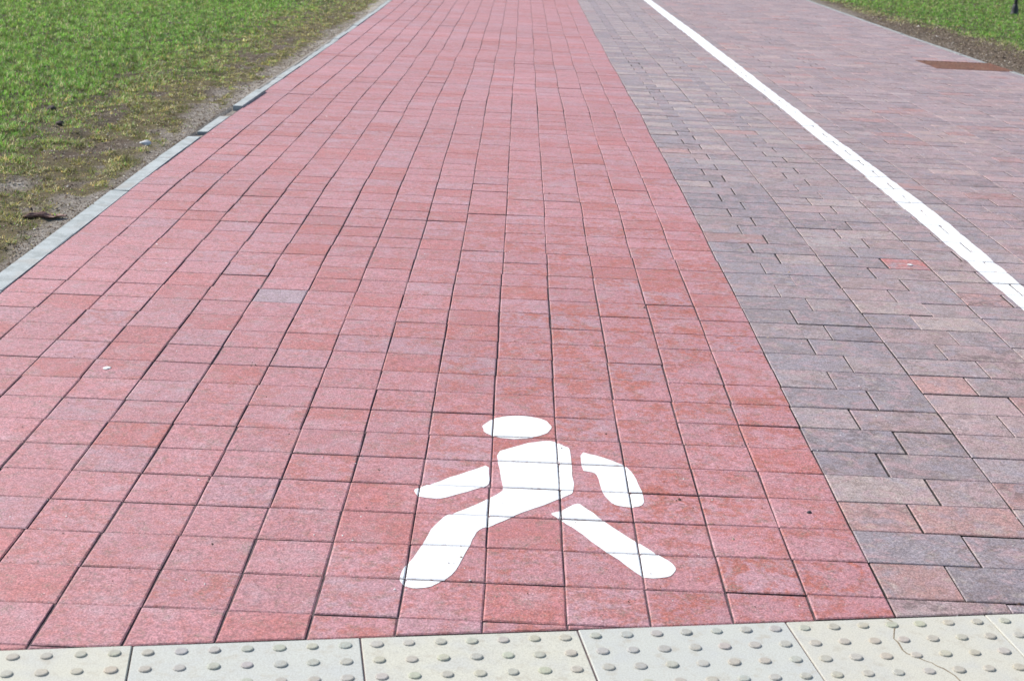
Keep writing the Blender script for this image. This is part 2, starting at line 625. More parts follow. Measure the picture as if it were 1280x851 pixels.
for k in range(-7, 11):
    # slab k spans X0+(k-1)*SW .. X0+k*SW ; k=1 is right of the measured joint
    cx = X0 + (k - .5) * SW
    if cx < -4.3 or cx > 5.2:
        continue
    o = link("slab", slab_me, tact_root, (cx, -SW / 2 - .001, random.gauss(0, .0006)))
    o.rotation_euler = (random.gauss(0, .002), random.gauss(0, .002), random.gauss(0, .001))
    col = cols.get(k, random.choice((CREAM, COOL)))
    o.color = (*col, 1)
    single = 4 if -4 <= k <= 3 else 0     # rows of studs near the frame stay separate pieces
    FV, FF = [], []
    for a in range(7):
        for b in range(7):
            px_, py_ = (a - 3) * SW / 7 + random.gauss(0, .0006), (3 - b) * SW / 7 + random.gauss(0, .0006)
            if b >= single:
                n0 = len(FV)
                FV += [(x_ + px_, y_ + py_, z_) for x_, y_, z_ in dv_]
                FF += [tuple(q + n0 for q in f) for f in df_]
                continue
            d = link("dome", dome_me, o, (px_, py_, 0))
            s_ = random.uniform(.92, 1.06)
            d.scale = (s_, s_ * random.uniform(.96, 1.04), random.uniform(.8, 1.1))
            d.rotation_euler = (0, 0, random.uniform(0, 6))
            d.color = (*[c_ * random.uniform(.77, .90) for c_ in (col[0], col[1] * .98, col[2] * .95)], 1)
    d = link("dome_field", mesh_from("dome_field", FV, FF, [M_DOME]), o)
    d.color = (col[0] * .84, col[1] * .82, col[2] * .80, 1)
    d["kind"] = "stuff"
    if k == 1:
        pts = [(-.11, 1.47), (-.05, 1.39), (-.04, 1.32), (-.09, 1.16), (-.14, .97), (-.11, .88), (-.10, .70), (-.07, .62), (.02, .56), (.10, .47), (.17, .43), (.21, .36), (.27, .31), (.36, .16), (.42, -.1)]
        P = []
        for (u, v) in pts:
            x, y = u * S, (v - T_A) * S
            P.append((x * ca + y * sa - cx, -x * sa + y * ca + SW / 2 + .001))
        V, F = [], []
        for i, (x, y) in enumerate(P):
            a_, b_ = P[max(i - 1, 0)], P[min(i + 1, len(P) - 1)]
            L = math.hypot(b_[0] - a_[0], b_[1] - a_[1])
            nx, ny = -(b_[1] - a_[1]) / L, (b_[0] - a_[0]) / L
            ww = random.uniform(.0013, .0026)
            V += [(x + nx * ww, y + ny * ww, .0002), (x, y, .0007), (x - nx * ww, y - ny * ww, .0002)]
            if i:
                F += [(3 * i - 3, 3 * i - 2, 3 * i + 1, 3 * i), (3 * i - 2, 3 * i - 1, 3 * i + 2, 3 * i + 1)]
        link("crack", mesh_from("crack", V, F, [M_CRACK]), o)
        o["label"] = "cream studded slab with a crack running across it"

# ------------------------------------------------------------------ paint, draped over each paver
GRID = {}
for t in TILES:
    for a in range(int(math.floor(t.cu - t.w / 2)), int(math.floor(t.cu + t.w / 2)) + 1):
        GRID.setdefault((a, int(math.floor(t.cv))), []).append(t)


def ear_clip(poly):
    """triangles of a simple ccw polygon"""
    idx = list(range(len(poly)))
    tris = []

    def cr(a, b, c_):
        return (b[0] - a[0]) * (c_[1] - a[1]) - (b[1] - a[1]) * (c_[0] - a[0])
    guard = 0
    while len(idx) > 3 and guard < 5000:
        guard += 1
        for q in range(len(idx)):
            i, j, k = idx[q - 1], idx[q], idx[(q + 1) % len(idx)]
            A, B, D = poly[i], poly[j], poly[k]
            if cr(A, B, D) <= 1e-12:
                continue
            if any(cr(A, B, poly[m]) >= 0 and cr(B, D, poly[m]) >= 0 and cr(D, A, poly[m]) >= 0 for m in idx if m not in (i, j, k)):
                continue
            tris.append([A, B, D])
            idx.pop(q)
            break
        else:
            break
    if len(idx) == 3:
        tris.append([poly[i] for i in idx])
    return tris


def drape(polys, lift=.0011):
    V, F, E = [], [], []
    for tri in polys:
        us, vs = [q[0] for q in tri], [q[1] for q in tri]
        seen = set()
        for a in range(int(math.floor(min(us))) - 1, int(math.floor(max(us))) + 2):
            for b in range(int(math.floor(min(vs))) - 1, int(math.floor(max(vs))) + 2):
                for t in GRID.get((a, b), ()):
                    if id(t) in seen:
                        continue
                    seen.add(id(t))
                    loc = [(u - t.cu, v - t.cv) for u, v in tri]
                    hw, hh, e = t.w / 2, t.h / 2, BEV
                    q0 = clip_half(clip_half(clip_half(clip_half(loc, 1, 0, -hw), -1, 0, -hw), 0, 1, -hh), 0, -1, -hh)
                    if len(q0) < 3:
                        continue
                    parts = []
                    inner = clip_half(clip_half(q0, 1, 0, -hw + e), -1, 0, -hw + e)
                    parts.append(clip_half(q0, -1, 0, hw - e))
                    parts.append(clip_half(q0, 1, 0, hw - e))
                    if len(inner) >= 3:
                        parts.append(clip_half(inner, 0, -1, hh - e))
                        parts.append(clip_half(inner, 0, 1, hh - e))
                        parts.append(clip_half(clip_half(inner, 0, 1, -hh + e), 0, -1, -hh + e))
                    for pc in parts:
                        if len(pc) < 3 or abs(area(pc)) < 1e-6:
                            continue
                        n0 = len(V)
                        for (x, y) in pc:
                            dx, dy = max(0, abs(x) - (hw - e)) / e, max(0, abs(y) - (hh - e)) / e
                            V.append(t.mat @ Vector((x * S, y * S, lift - DROP * min(1, max(dx, dy)))))
                            E.append(min(1, max(dx, dy)))
                        F.append(tuple(range(n0, n0 + len(pc))))
    return V, F, E


def paint_mesh(name, V, F, E):
    me_ = mesh_from(name, V, F, [M_PAINT])
    at_ = me_.attributes.new('edge', 'FLOAT', 'POINT')
    at_.data.foreach_set('value', np.array(E, np.float32))
    return me_


SYMBOL = {
    'torso': [(-4.92, 6.34), (-4.65, 6.6), (-4.37, 6.82), (-4.18, 6.89), (-4.05, 6.9), (-3.9, 6.73), (-3.82, 6.65), (-3.8, 6.5), (-3.79, 5.72), (-3.78, 5.1), (-3.8, 4.9), (-3.85, 4.84), (-3.99, 4.67), (-4.29, 4.36), (-4.59, 4.05), (-4.83, 3.78), (-4.97, 3.63), (-5.07, 3.54), (-5.14, 3.37), (-5.19, 3.13), (-5.26, 2.72), (-5.34, 2.35), (-5.42, 2.09), (-5.54, 1.92), (-5.68, 1.78), (-5.83, 1.73), (-5.94, 1.76), (-6.02, 1.88), (-6.05, 1.99), (-6.01, 2.25), (-5.94, 2.52), (-5.83, 2.93), (-5.75, 3.4), (-5.66, 3.7), (-5.57, 3.91), (-5.45, 4.03), (-5.3, 4.22), (-5.05, 4.5), (-4.89, 4.69), (-4.81, 4.88), (-4.79, 4.99), (-4.82, 5.21), (-4.86, 5.72)],
    'arm': [(-5.02, 5.84), (-5.26, 5.61), (-5.51, 5.36), (-5.76, 5.08), (-5.95, 4.92), (-6.04, 4.82), (-6.05, 4.71), (-6.01, 4.59), (-5.9, 4.52), (-5.71, 4.49), (-5.56, 4.58), (-5.36, 4.76), (-5.15, 4.95), (-5.0, 5.05), (-5.0, 5.35)],
    'arm.001': [(-3.63, 6.5), (-3.45, 6.39), (-3.23, 6.24), (-3.06, 6.08), (-2.95, 5.96), (-2.9, 5.76), (-2.85, 5.42), (-2.81, 5.09), (-2.78, 4.82), (-2.8, 4.66), (-2.87, 4.55), (-2.98, 4.48), (-3.11, 4.48), (-3.23, 4.56), (-3.33, 4.77), (-3.37, 5.03), (-3.4, 5.36), (-3.44, 5.64), (-3.5, 5.71), (-3.65, 5.77)],
    'leg': [(-3.76, 4.55), (-3.7, 4.51), (-3.58, 4.3), (-3.43, 4.01), (-3.24, 3.71), (-3.02, 3.37), (-2.8, 3.08), (-2.63, 2.83), (-2.56, 2.71), (-2.54, 2.58), (-2.58, 2.45), (-2.67, 2.35), (-2.83, 2.29), (-2.96, 2.3), (-3.01, 2.36), (-3.22, 2.69), (-3.44, 3.04), (-3.66, 3.42), (-3.81, 3.7), (-3.95, 3.87), (-4.01, 3.97), (-4.14, 4.14), (-4.0, 4.24)],
    'head': [(-4.06, 7.5), (-4.08, 7.39), (-4.12, 7.27), (-4.19, 7.16), (-4.27, 7.07), (-4.38, 7.0), (-4.49, 6.95), (-4.61, 6.92), (-4.73, 6.92), (-4.84, 6.94), (-4.95, 6.99), (-5.03, 7.07), (-5.1, 7.15), (-5.14, 7.26), (-5.16, 7.37), (-5.15, 7.49), (-5.11, 7.61), (-5.05, 7.72), (-4.96, 7.82), (-4.86, 7.89), (-4.74, 7.95), (-4.62, 7.98), (-4.49, 7.98), (-4.37, 7.95), (-4.27, 7.9), (-4.18, 7.82), (-4.12, 7.73), (-4.08, 7.61)],
}


def smooth_poly(poly, it=1):
    for _ in range(it):
        res = []
        for i in range(len(poly)):
            a, b = poly[i], poly[(i + 1) % len(poly)]
            res += [(a[0] * .78 + b[0] * .22, a[1] * .78 + b[1] * .22), (a[0] * .22 + b[0] * .78, a[1] * .22 + b[1] * .78)]
        poly = res
    return poly


walker = bpy.data.objects.new("pedestrian_marking", None)
C.objects.link(walker)
walker.location = (-4.6 * S, 4.8 * S, 0)
tag(walker, "white walking figure painted on the red pavers near the studded slabs", "road marking")
for nm, poly in SYMBOL.items():
    if area(poly) < 0:
        poly = poly[::-1]
    poly = smooth_poly(poly)
    poly = [(x + (float(vnoise(x * 9, y * 9, 62)) - .5) * .03, y + (float(vnoise(x * 9, y * 9, 63)) - .5) * .03) for x, y in poly]
    V, F, E = drape(ear_clip(poly))
    V = [Vector(q) - walker.location for q in V]
    link(nm.split('.')[0], paint_mesh(nm, V, F, E), walker)

LV = [2, 15, 21, 30, 39, 51, 60, 83, 120, 190]
LU = [6.1, 6.12, 6.1, 6.08, 6.05, 6.17, 6.12, 6.15, 5.95, 5.9]
RVv = [2, 17, 21, 26, 31, 39, 54, 67, 87, 120, 190]
RU = [6.75, 6.76, 6.8, 6.85, 6.78, 6.70, 6.78, 6.92, 6.96, 6.66, 6.6]
polys = []
st = .34
v = 2.6
while v < 185:
    v2 = v + st
    e = lambda vv, sd: (float(vnoise(vv * 1.7, sd, 60)) - .5) * .05 + (float(vnoise(vv * 6, sd, 61)) - .5) * .025
    a0, a1 = np.interp(v, LV, LU) + e(v, .3), np.interp(v2, LV, LU) + e(v2, .3)
    b0, b1 = np.interp(v, RVv, RU) + e(v, 7.3), np.interp(v2, RVv, RU) + e(v2, 7.3)
    polys.append([(a0, v), (b0, v), (b1, v2), (a1, v2)])
    v = v2
V, F, E = drape(polys)
line = link("painted_line", paint_mesh("painted_line", V, F, E))
tag(line, "long white painted line running up the grey bricks", "line marking")

# ------------------------------------------------------------------ kerbs


def kerb_block(root, u_in, u_out, v0, v1, dz=.008, tip=0.0, yaw=0.0):
    cu, cv = (u_in + u_out) / 2, (v0 + v1) / 2
    w_, L = abs(u_in - u_out), v1 - v0 - .03
    poly = rect(w_, L)
    inner = offset_poly(poly, .03)
    n = 4
    segs = max(2, int(L / 1.2))
    V, F = [], []
    for k in range(segs + 1):                 # a profile swept along the block so its face can be uneven
        y = (-L / 2 + L * k / segs) * S
        j = lambda a=.0022: random.uniform(-a, a)
        e = .003
        V += [(-w_ / 2 * S + j(), y, -.09), (-w_ / 2 * S + j(), y, -e + j(.001)), (-w_ / 2 * S + e + j(), y, j(.0008)),
              (w_ / 2 * S - e + j(), y, j(.0008)), (w_ / 2 * S + j(.001), y, -e + j(.001)), (w_ / 2 * S, y, -.09)]
        if k:
            a, b = 6 * (k - 1), 6 * k
            for i in range(5):
                F.append((a + i + 1, a + i, b + i, b + i + 1))
    F.append((0, 1, 2, 3, 4, 5))
    m = 6 * segs
    F.append((m + 5, m + 4, m + 3, m + 2, m + 1, m))
    o = link("kerb_block", mesh_from("kerb_block", V, F, [M_KERB]), root)
    o.matrix_world = Matrix.Translation((cu * S, cv * S, float(zp(cv)) + dz)) @ Euler((slope(cv) + tip, random.gauss(0, .01), yaw)).to_matrix().to_4x4()
    return o


kl = bpy.data.objects.new("kerb", None)
C.objects.link(kl)
kl.location = (KERB_IN * S, 0, 0)
tag(kl, "pale grey concrete kerb between the red footpath and the lawn with broken gaps", "kerb", kind="structure")
bpy.context.view_layer.update()
for v0, v1 in [(-1, 4), (4, 9), (9, 14), (14, 19.02), (19.02, 24), (24, 29), (29, 33.1)]:
    kerb_block(kl, -15.012, -15.50 if v1 < 26 else -15.44, v0, v1, .0005 + random.uniform(-.001, .002), 0, random.gauss(0, .002))
o = kerb_block(kl, -15.012, -15.36, 34.2, 38.0, -.002, -.004, .006)
o["label"] = "short sunken kerb block between two gaps"
o = kerb_block(kl, -14.94, -15.30, 40.2, 45.2, .018, .004, -.004)
o["label"] = "raised kerb block with its end showing"
v = 45.2
while v < 150:
    kerb_block(kl, -15.0 + random.uniform(-.02, .02), -15.33 + random.uniform(-.03, .05), v, v + 5, .006 + random.uniform(-.003, .004), 0, random.gauss(0, .003))
    v += 5
kr = bpy.data.objects.new("kerb", None)
C.objects.link(kr)
kr.location = (22.2 * S, 0, 0)
tag(kr, "narrow concrete kerb along the right edge of the grey brick path", "kerb", kind="structure")
bpy.context.view_layer.update()
v = -2
while v < 160:
    a_, b_ = v, v + 5
    if a_ < GRATE[3] and b_ > GRATE[2]:
        a_, b_ = (a_, GRATE[2]) if a_ < GRATE[2] else (GRATE[3], b_)
    o = kerb_block(kr, 22.24, 22.52, a_, b_, .004 + random.uniform(-.002, .003), 0, random.gauss(0, .002))
    o.data.materials[0] = M_KERB2
    v += 5

# ------------------------------------------------------------------ ground
LAWN_L, LAWN_R = -15.42, 22.5


def verge_dist(u, v):                     # modules from the nearest kerb; soil creeps over the far kerb
    creep = .17 * sstep(38, 48, v) + (fbm(u * 0 + 2, v * .5, 77, 3) - .5) * .10
    return np.where(u < 0, LAWN_L + creep - u, u - LAWN_R)


def bare_amount(u, v):
    """1 on bare soil, 0 in full sward"""
    d = verge_dist(u, v)
    n = fbm(u * .45, v * .22, 70, 4)
    n2 = fbm(u * 1.6, v * .9, 80, 3)
    wid = np.where(u < 0, .06 + .80 * n + .5 * sstep(38, 50, v), .6 + 2.4 * n + 2.8 * (1 - sstep(90, 112, v)))
    b = 1 - sstep(wid * .45, wid * 1.25, d + (n2 - .5) * 1.0)
    # trodden, patchy turf: broad band near the kerb and scattered holes further out
    patch = sstep(.60, .67, fbm(u * .8 + 3, v * .42, 90, 3)) * (1 - sstep(2.0, 11, d)) * .95
    pale = np.exp(-(((u + 18.1) / .6) ** 2 + ((v - 24.2) / 1.0) ** 2))      # pale bare scrape at the left edge
    dark = np.exp(-(((u + 16.9) / .9) ** 2 + ((v - 31.0) / .7) ** 2)) + .8 * np.exp(-(((u + 18.9) / .7) ** 2 + ((v - 32.7) / .8) ** 2))
    return np.clip(np.maximum(np.maximum(b, patch), np.maximum(pale, dark)), 0, 1)


def lush_amount(u, v):
    d = verge_dist(u, v)
    n = fbm(u * .33, v * .16, 100, 4)
    near = np.where(u < 0, sstep(1.6, 7.6, d + (n - .5) * 4.6), sstep(.8, 4.0, d - 2.4 * (1 - sstep(90, 112, v)) + (n - .5) * 3.4))
    return near


def ground_z(u, v):
    base = zp(v)
    d = verge_dist(u, v)
    lawn = sstep(-.05, .03, d)
    b = (fbm(u * 1.1, v * .8, 120, 4) - .45) * .040 * sstep(.2, 2.5, d) + (fbm(u * 4, v * 4, 130, 3) - .5) * np.where(u > 0, .05, .028) * sstep(.1, .6, d) + (fbm(u * 4, v * 4, 130, 3) - .5) * .008
    lift = -.004 + .012 * sstep(.5, 4, d) + b + .012 * (1 - sstep(.1, .7, d)) * sstep(38, 48, v) * (u < 0)
    under = np.where((u < 0) & (d > -.415), -.024 + (fbm(u * 7, v * 5, 131, 2) - .5) * .018, -.09)     # soil in the kerb trench
    return base + under * (1 - lawn) + lift * lawn


def axis(parts):
    a = []
    for lo, hi, st_ in parts:
        a += list(np.arange(lo, hi, st_))
    return np.array(sorted(set(np.round(a, 3))))


ax_u = axis([(-6000, -800, 800), (-800, -120, 85), (-120, -56, 8), (-56, -30, .5), (-30, -15.46, .2), (-15.44, -14.95, .06), (-14.9, 22.2, 4), (22.5, 22.7, .06), (22.8, 32, .25), (32, 56, .5), (56, 120, 8), (120, 800, 85), (800, 6001, 800)])
ax_v = axis([(-3000, -200, 400), (-200, -20, 30), (-20, 10, 5), (10, 60, .22), (60, 145, .36), (145, 260, 6), (260, 1000, 100), (1000, 6001, 1000)])
U, Vv = np.meshgrid(ax_u, ax_v)
Z = ground_z(U, Vv)
nu, nv = len(ax_u), len(ax_v)
co = np.stack([U * S, Vv * S, Z], -1).reshape(-1, 3)
ii = (np.arange(nv - 1)[:, None] * nu + np.arange(nu - 1)[None, :]).ravel()
quads = np.stack([ii, ii + 1, ii + nu + 1, ii + nu], -1)


def np_mesh(name, co_, loops, starts, totals, mats):
    me = bpy.data.meshes.new(name)
    me.vertices.add(len(co_))
    me.vertices.foreach_set("co", co_.astype(np.float32).ravel())
    me.loops.add(len(loops))
    me.loops.foreach_set("vertex_index", loops.astype(np.int32))
    me.polygons.add(len(starts))
    me.polygons.foreach_set("loop_start", starts.astype(np.int32))
    me.polygons.foreach_set("loop_total", totals.astype(np.int32))
    for m in mats:
        me.materials.append(m)
    me.update(calc_edges=True)
    return me


def ground_colour(u, v):
    d = verge_dist(u, v)
    bare = bare_amount(u, v)
    n = fbm(u * .9, v * .6, 140, 4)[..., None]
    sandy = np.array([.50, .45, .39]) * (1 - n * .30) + np.array([.02, .02, .02])
    soil = np.array([.115, .082, .058]) * (.45 + n * 1.15)
    lu = lush_amount(u, v)[..., None]
    thatch = (np.array([.055, .055, .024]) * lu + np.array([.150, .118, .055]) * (1 - lu)) * (.7 + n * .6)
    near = (1 - sstep(.5, 2.0, d + (fbm(u * 1.1, v * .7, 150, 3) - .5) * 1.5))[..., None]
    near = np.maximum(near, (d < 0)[..., None]) * np.where(u < 0, .75 + .25 * sstep(36, 46, v), .35)[..., None]
    pale = np.exp(-(((u + 18.1) / .6) ** 2 + ((v - 24.2) / 1.0) ** 2))[..., None]
    bare_c = soil * (1 - np.maximum(near, pale)) + sandy * np.maximum(near, pale)
    b = bare[..., None]
    return thatch * (1 - b) + bare_c * b


nb = NB("soil")
x = nb.n("ShaderNodeAttribute", attribute_name="tone")
c = nb.mix(nb.ramp(nb.noise(26, 6, .7), .38, .62, .45, 0), x.outputs["Color"], (.07, .054, .042))
f = nb.noise(150, 5, .75)
c = nb.mix(nb.ramp(f, .32, .58, .55, 0), c, (.06, .047, .037))
c = nb.mix(nb.ramp(nb.noise(210, 3, .6), .60, .72, 0, .65), c, (.36, .31, .25))
nb.bump(nb.math('ADD', f, nb.noise(40, 5, .7)), .9, .010)
M_SOIL = nb.done(c, .95, .2)
me = np_mesh("ground", co, quads.ravel(), np.arange(len(quads)) * 4, np.full(len(quads), 4), [M_SOIL])
at = me.attributes.new("tone", 'FLOAT_COLOR', 'POINT')
gc = ground_colour(U, Vv).reshape(-1, 3)
at.data.foreach_set("color", np.c_[gc, np.ones(len(gc))].astype(np.float32).ravel())
me.polygons.foreach_set("use_smooth", np.ones(len(me.polygons), bool))
gr = link("ground", me)
tag(gr, "bare brown soil and thatch under the grass beside the paths", "ground", kind="structure")

# ------------------------------------------------------------------ grass
nb = NB("grass_blades")
x = nb.n("ShaderNodeAttribute", attribute_name="tone")
nb.put(nb.b.inputs["Base Color"], x.outputs["Color"])
nb.b.inputs["Roughness"].default_value = .55
nb.b.inputs["Specular IOR Level"].default_value = .35
tr = nb.n("ShaderNodeBsdfTranslucent")
nb.put(tr.inputs[0], nb.mix(.20, x.outputs["Color"], (.32, .44, .07)))
ms = nb.n("ShaderNodeMixShader")
ms.inputs[0].default_value = .50
nb.t.links.new(nb.b.outputs[0], ms.inputs[1])
nb.t.links.new(tr.outputs[0], ms.inputs[2])
nb.t.links.new(ms.outputs[0], nb.t.nodes["Material Output"].inputs[0])
M_GRASS = nb.m


def scatter(n, u0, u1f, v0, v1):
    v = rng.uniform(v0, v1, n)
    a, b = u0(v), u1f(v)
    return a + (b - a) * rng.uniform(0, 1, n), v


def grass_mesh(name, bands, u0, u1):
    CO, TONE = [], []
    for v0, v1, dens, wsc in bands:
        vm = np.linspace(v0, v1, 200)
        A = np.mean(np.abs(u1(vm) - u0(vm))) * (v1 - v0) * S * S
        u, v = scatter(int(A * dens), u0, u1, v0, v1)
        # weight of samples by the local width of the band
        wd = np.abs(u1(v) - u0(v))
        keep = rng.uniform(0, 1, len(u)) < wd / wd.max()
        u, v = u[keep], v[keep]
        bare, lush = bare_amount(u, v), lush_amount(u, v)
        cl = fbm(u * 2.6, v * 2.2, 160, 3)
        d_ = np.clip(verge_dist(u, v), 0, 1)
        pr = (1 - bare) ** 1.3 * (.06 + .34 * (1 - lush) + (.94 - .34 * (1 - lush)) * sstep(.38, .54, cl)) * (.78 + .22 * lush) + .12 * (1 - sstep(.85, 1, bare)) + .05 + .22 * sstep(.50, .62, cl) * (1 - sstep(.3, 1.2, bare * (1.2 - d_)))
        keep = (rng.uniform(0, 1, len(u)) < pr) & (verge_dist(u, v) > .06)
        u, v, bare, lush, cl = u[keep], v[keep], bare[keep], lush[keep], cl[keep]
        n = len(u)
        tall = (.011 + .016 * lush + .022 * sstep(.48, .72, cl)) * rng.uniform(.55, 1.45, n) * (1 - .45 * bare)
        wid = (.0014 + .0012 * rng.uniform(0, 1, n)) * wsc
        az = rng.uniform(0, 2 * np.pi, n)
        lean = np.abs(rng.normal(.55, .35, n)) + .35 * (1 - lush)
        lean = np.clip(lean, .05, 1.45)
        bend = lean + rng.uniform(.1, .6, n)
        dx, dy = np.cos(az), np.sin(az)
        fa = az + rng.normal(np.pi / 2, .5, n)
        wx, wy = np.cos(fa) * wid, np.sin(fa) * wid
        bx, by = u * S, v * S
        bz = ground_z(u, v) - .003
        h1 = tall * .55
        mx, my, mz = bx + dx * np.sin(lean) * h1, by + dy * np.sin(lean) * h1, bz + np.cos(lean) * h1
        tx, ty, tz = mx + dx * np.sin(bend) * h1, my + dy * np.sin(bend) * h1, mz + np.maximum(np.cos(bend), -.2) * h1
        P = np.stack([np.stack([bx - wx, by - wy, bz], -1), np.stack([bx + wx, by + wy, bz], -1),
                      np.stack([mx + wx * .8, my + wy * .8, mz], -1), np.stack([mx - wx * .8, my - wy * .8, mz], -1),
                      np.stack([tx, ty, tz], -1)], 1)
        CO.append(P.reshape(-1, 3))
        # colour of each blade
        r = rng.uniform(0, 1, n)
        fresh = np.array([.180, .390, .060])
        deep = np.array([.095, .265, .042])
        olive = np.array([.280, .265, .085])
        ochre = np.array([.440, .310, .125])
        straw = np.array([.56, .49, .31])
        brown = np.array([.170, .110, .070])
        tn = fbm(u * .5, v * .3, 170, 3)
        g = lush[:, None] * (.6 + .4 * rng.uniform(0, 1, (n, 1)))
        green = fresh * (1 - tn[:, None]) + deep * tn[:, None]
        green = np.where((rng.uniform(0, 1, n) < .35)[:, None], green * np.array([1.5, 1.25, 1.4]), green)
        dull = np.where((r < .45)[:, None], olive, np.where((r < .75)[:, None], ochre, np.where((r < .88)[:, None], brown, straw)))
        mixn = np.clip(.10 + .90 * g, 0, 1)
        pick = rng.uniform(0, 1, (n, 1)) < mixn
        colr = np.where(pick, green, dull)
        dead = (rng.uniform(0, 1, n) < .14 + .5 * (u > 0) * (1 - lush))[:, None]
        colr = np.where(dead, straw * .85, colr) * rng.uniform(.55, 1.45, (n, 1)) * (.42 + 1.06 * sstep(.3, .7, fbm(u * 5, v * 3.2, 180, 2)))[:, None]  # fine noise darkens patches of blades, shadow contrast put into their colour
        TONE.append(np.repeat(np.c_[colr, np.ones(n)], 5, 0))
    co_ = np.concatenate(CO)
    n = len(co_) // 5
    base = np.arange(n)[:, None] * 5
    loops = (base + np.array([0, 1, 2, 3, 3, 2, 4])).ravel()
    starts = (np.arange(n)[:, None] * 7 + np.array([0, 4])).ravel()
    totals = np.tile([4, 3], n)
    me = np_mesh(name, co_, loops, starts, totals, [M_GRASS])
    at_ = me.attributes.new("tone", 'FLOAT_COLOR', 'POINT')
    at_.data.foreach_set("color", np.concatenate(TONE).astype(np.float32).ravel())
    return me


left_edge = lambda v: -16.4 - np.maximum(v - 18, 0) * .345 - 2.2
g1 = link("grass", grass_mesh("grass", [(12, 34, 24000, 1.0), (34, 62, 13000, 1.25), (62, 92, 6500, 1.7), (92, 128, 3800, 2.3)], left_edge, lambda v: np.full_like(v, LAWN_L + .02)))
tag(g1, "short patchy lawn left of the red footpath, green with ochre worn edges", "grass", kind="stuff")
g2 = link("grass", grass_mesh("grass", [(56, 92, 7500, 1.7), (92, 165, 4200, 2.3)], lambda v: np.full_like(v, LAWN_R - .02), lambda v: 25.5 + np.maximum(v - 66, 0) * .34))
tag(g2, "bright green lawn right of the grey brick path, worn to soil at its edge", "grass", kind="stuff")

# ------------------------------------------------------------------ loose things


def lump(name, mat, u, v, sx, sy, sz, seed, label, cat, group=None, sink=.25, on_path=False):
    bm = bmesh.new()
    bmesh.ops.create_icosphere(bm, subdivisions=3, radius=1)
    for q in bm.verts:
        a = np.array(q.co)
        k = 1 + .55 * (float(fbm([a[0] * 1.3 + a[2] * 2.1 + seed], [a[1] * 1.3 - a[2] * 1.7 + seed * 3], seed, 3)[0]) - .5) * 1.4
        q.co = Vector((a[0] * sx * k, a[1] * sy * k, a[2] * sz * k))
    me_ = bpy.data.meshes.new(name)
    bm.to_mesh(me_)
    bm.free()
    me_.materials.append(mat)
    for p_ in me_.polygons:
        p_.use_smooth = True
    z = float(zp(v)) if on_path else float(ground_z(np.array([u]), np.array([v]))[0])
    o_ = link(name, me_, None, (u * S, v * S, z + sz * (1 - 2 * sink)))
    o_.rotation_euler = (0, 0, seed)
    return tag(o_, label, cat, group)


lump("stone", M_STONE, -16.31, 31.2, .034, .028, .020, 3, "pale grey stone lying on the dark soil at the lawn edge", "stone")
lump("clod", M_CLOD, -20.96, 36.8, .050, .030, .020, 5, "dark clod of earth with a rounded top in the left lawn", "clod", "clods of earth in the left lawn")
lump("clod", M_CLOD, -19.9, 34.2, .040, .028, .018, 8, "darkest clod of earth nearest the kerb in the left lawn", "clod", "clods of earth in the left lawn")
lump("pebble", M_PEB, -.49, 4.53, .0078, .006, .0045, 4, "small dark pebble lying on a red paver by the grey bricks", "pebble", on_path=True, sink=.1)
lump("blob", M_GUM, -11.69, 9.5, .0125, .017, .0012, 6, "white blob stuck on a red paver at the left", "blob", on_path=True, sink=-.4)
lump("blob", M_GUM, 4.61, 19.42, .013, .014, .0012, 9, "white blob stuck on the bright red brick beside the line", "blob", on_path=True, sink=-.4)



def crumbs(name, n, u0f, u1f, v0, v1, label, big=1.0, pale=.94):
    u, v = scatter(n, u0f, u1f, v0, v1)
    b = bare_amount(u, v)
    d = verge_dist(u, v)
    keep = (rng.uniform(0, 1, n) < .08 + .92 * b) & (d > .02)
    u, v, d = u[keep], v[keep], d[keep]
    n = len(u)
    r = big * rng.uniform(.0016, .0050, n) * (1 + .9 * (rng.uniform(0, 1, n) > .93))
    base = np.array([[1, 0, 0], [0, 1, 0], [-1, 0, 0], [0, -1, 0], [0, 0, 1]], float)
    P = base[None] * r[:, None, None] * rng.uniform(.6, 1.4, (n, 5, 3))
    a = rng.uniform(0, 6.28, n)
    X = P[..., 0] * np.cos(a)[:, None] - P[..., 1] * np.sin(a)[:, None]
    Y = P[..., 0] * np.sin(a)[:, None] + P[..., 1] * np.cos(a)[:, None]
    z = ground_z(u, v)
    P = np.stack([X + (u * S)[:, None], Y + (v * S)[:, None], P[..., 2] + z[:, None] - .0004], -1).reshape(-1, 3)
    k = np.arange(n)[:, None] * 5
    loops = (k + np.array([0, 1, 4, 1, 2, 4, 2, 3, 4, 3, 0, 4])).ravel()
    me_ = np_mesh(name, P, loops, np.arange(n * 4) * 3, np.full(n * 4, 3), [M_CRUMB])
    t_ = rng.uniform(0, 1, n)[:, None]
    col = np.where(t_ < (.5 if big == 1 else .8), np.array([.10, .075, .055]), np.where(t_ < pale, np.array([.215, .175, .135]), np.array([.42, .38, .33]))) * rng.uniform(.7, 1.3, (n, 1))
    at_ = me_.attributes.new("tone", 'FLOAT_COLOR', 'POINT')
    at_.data.foreach_set("color", np.repeat(np.c_[col, np.ones(n)], 5, 0).astype(np.float32).ravel())
    return tag(link(name, me_), label, "soil crumbs", kind="stuff")


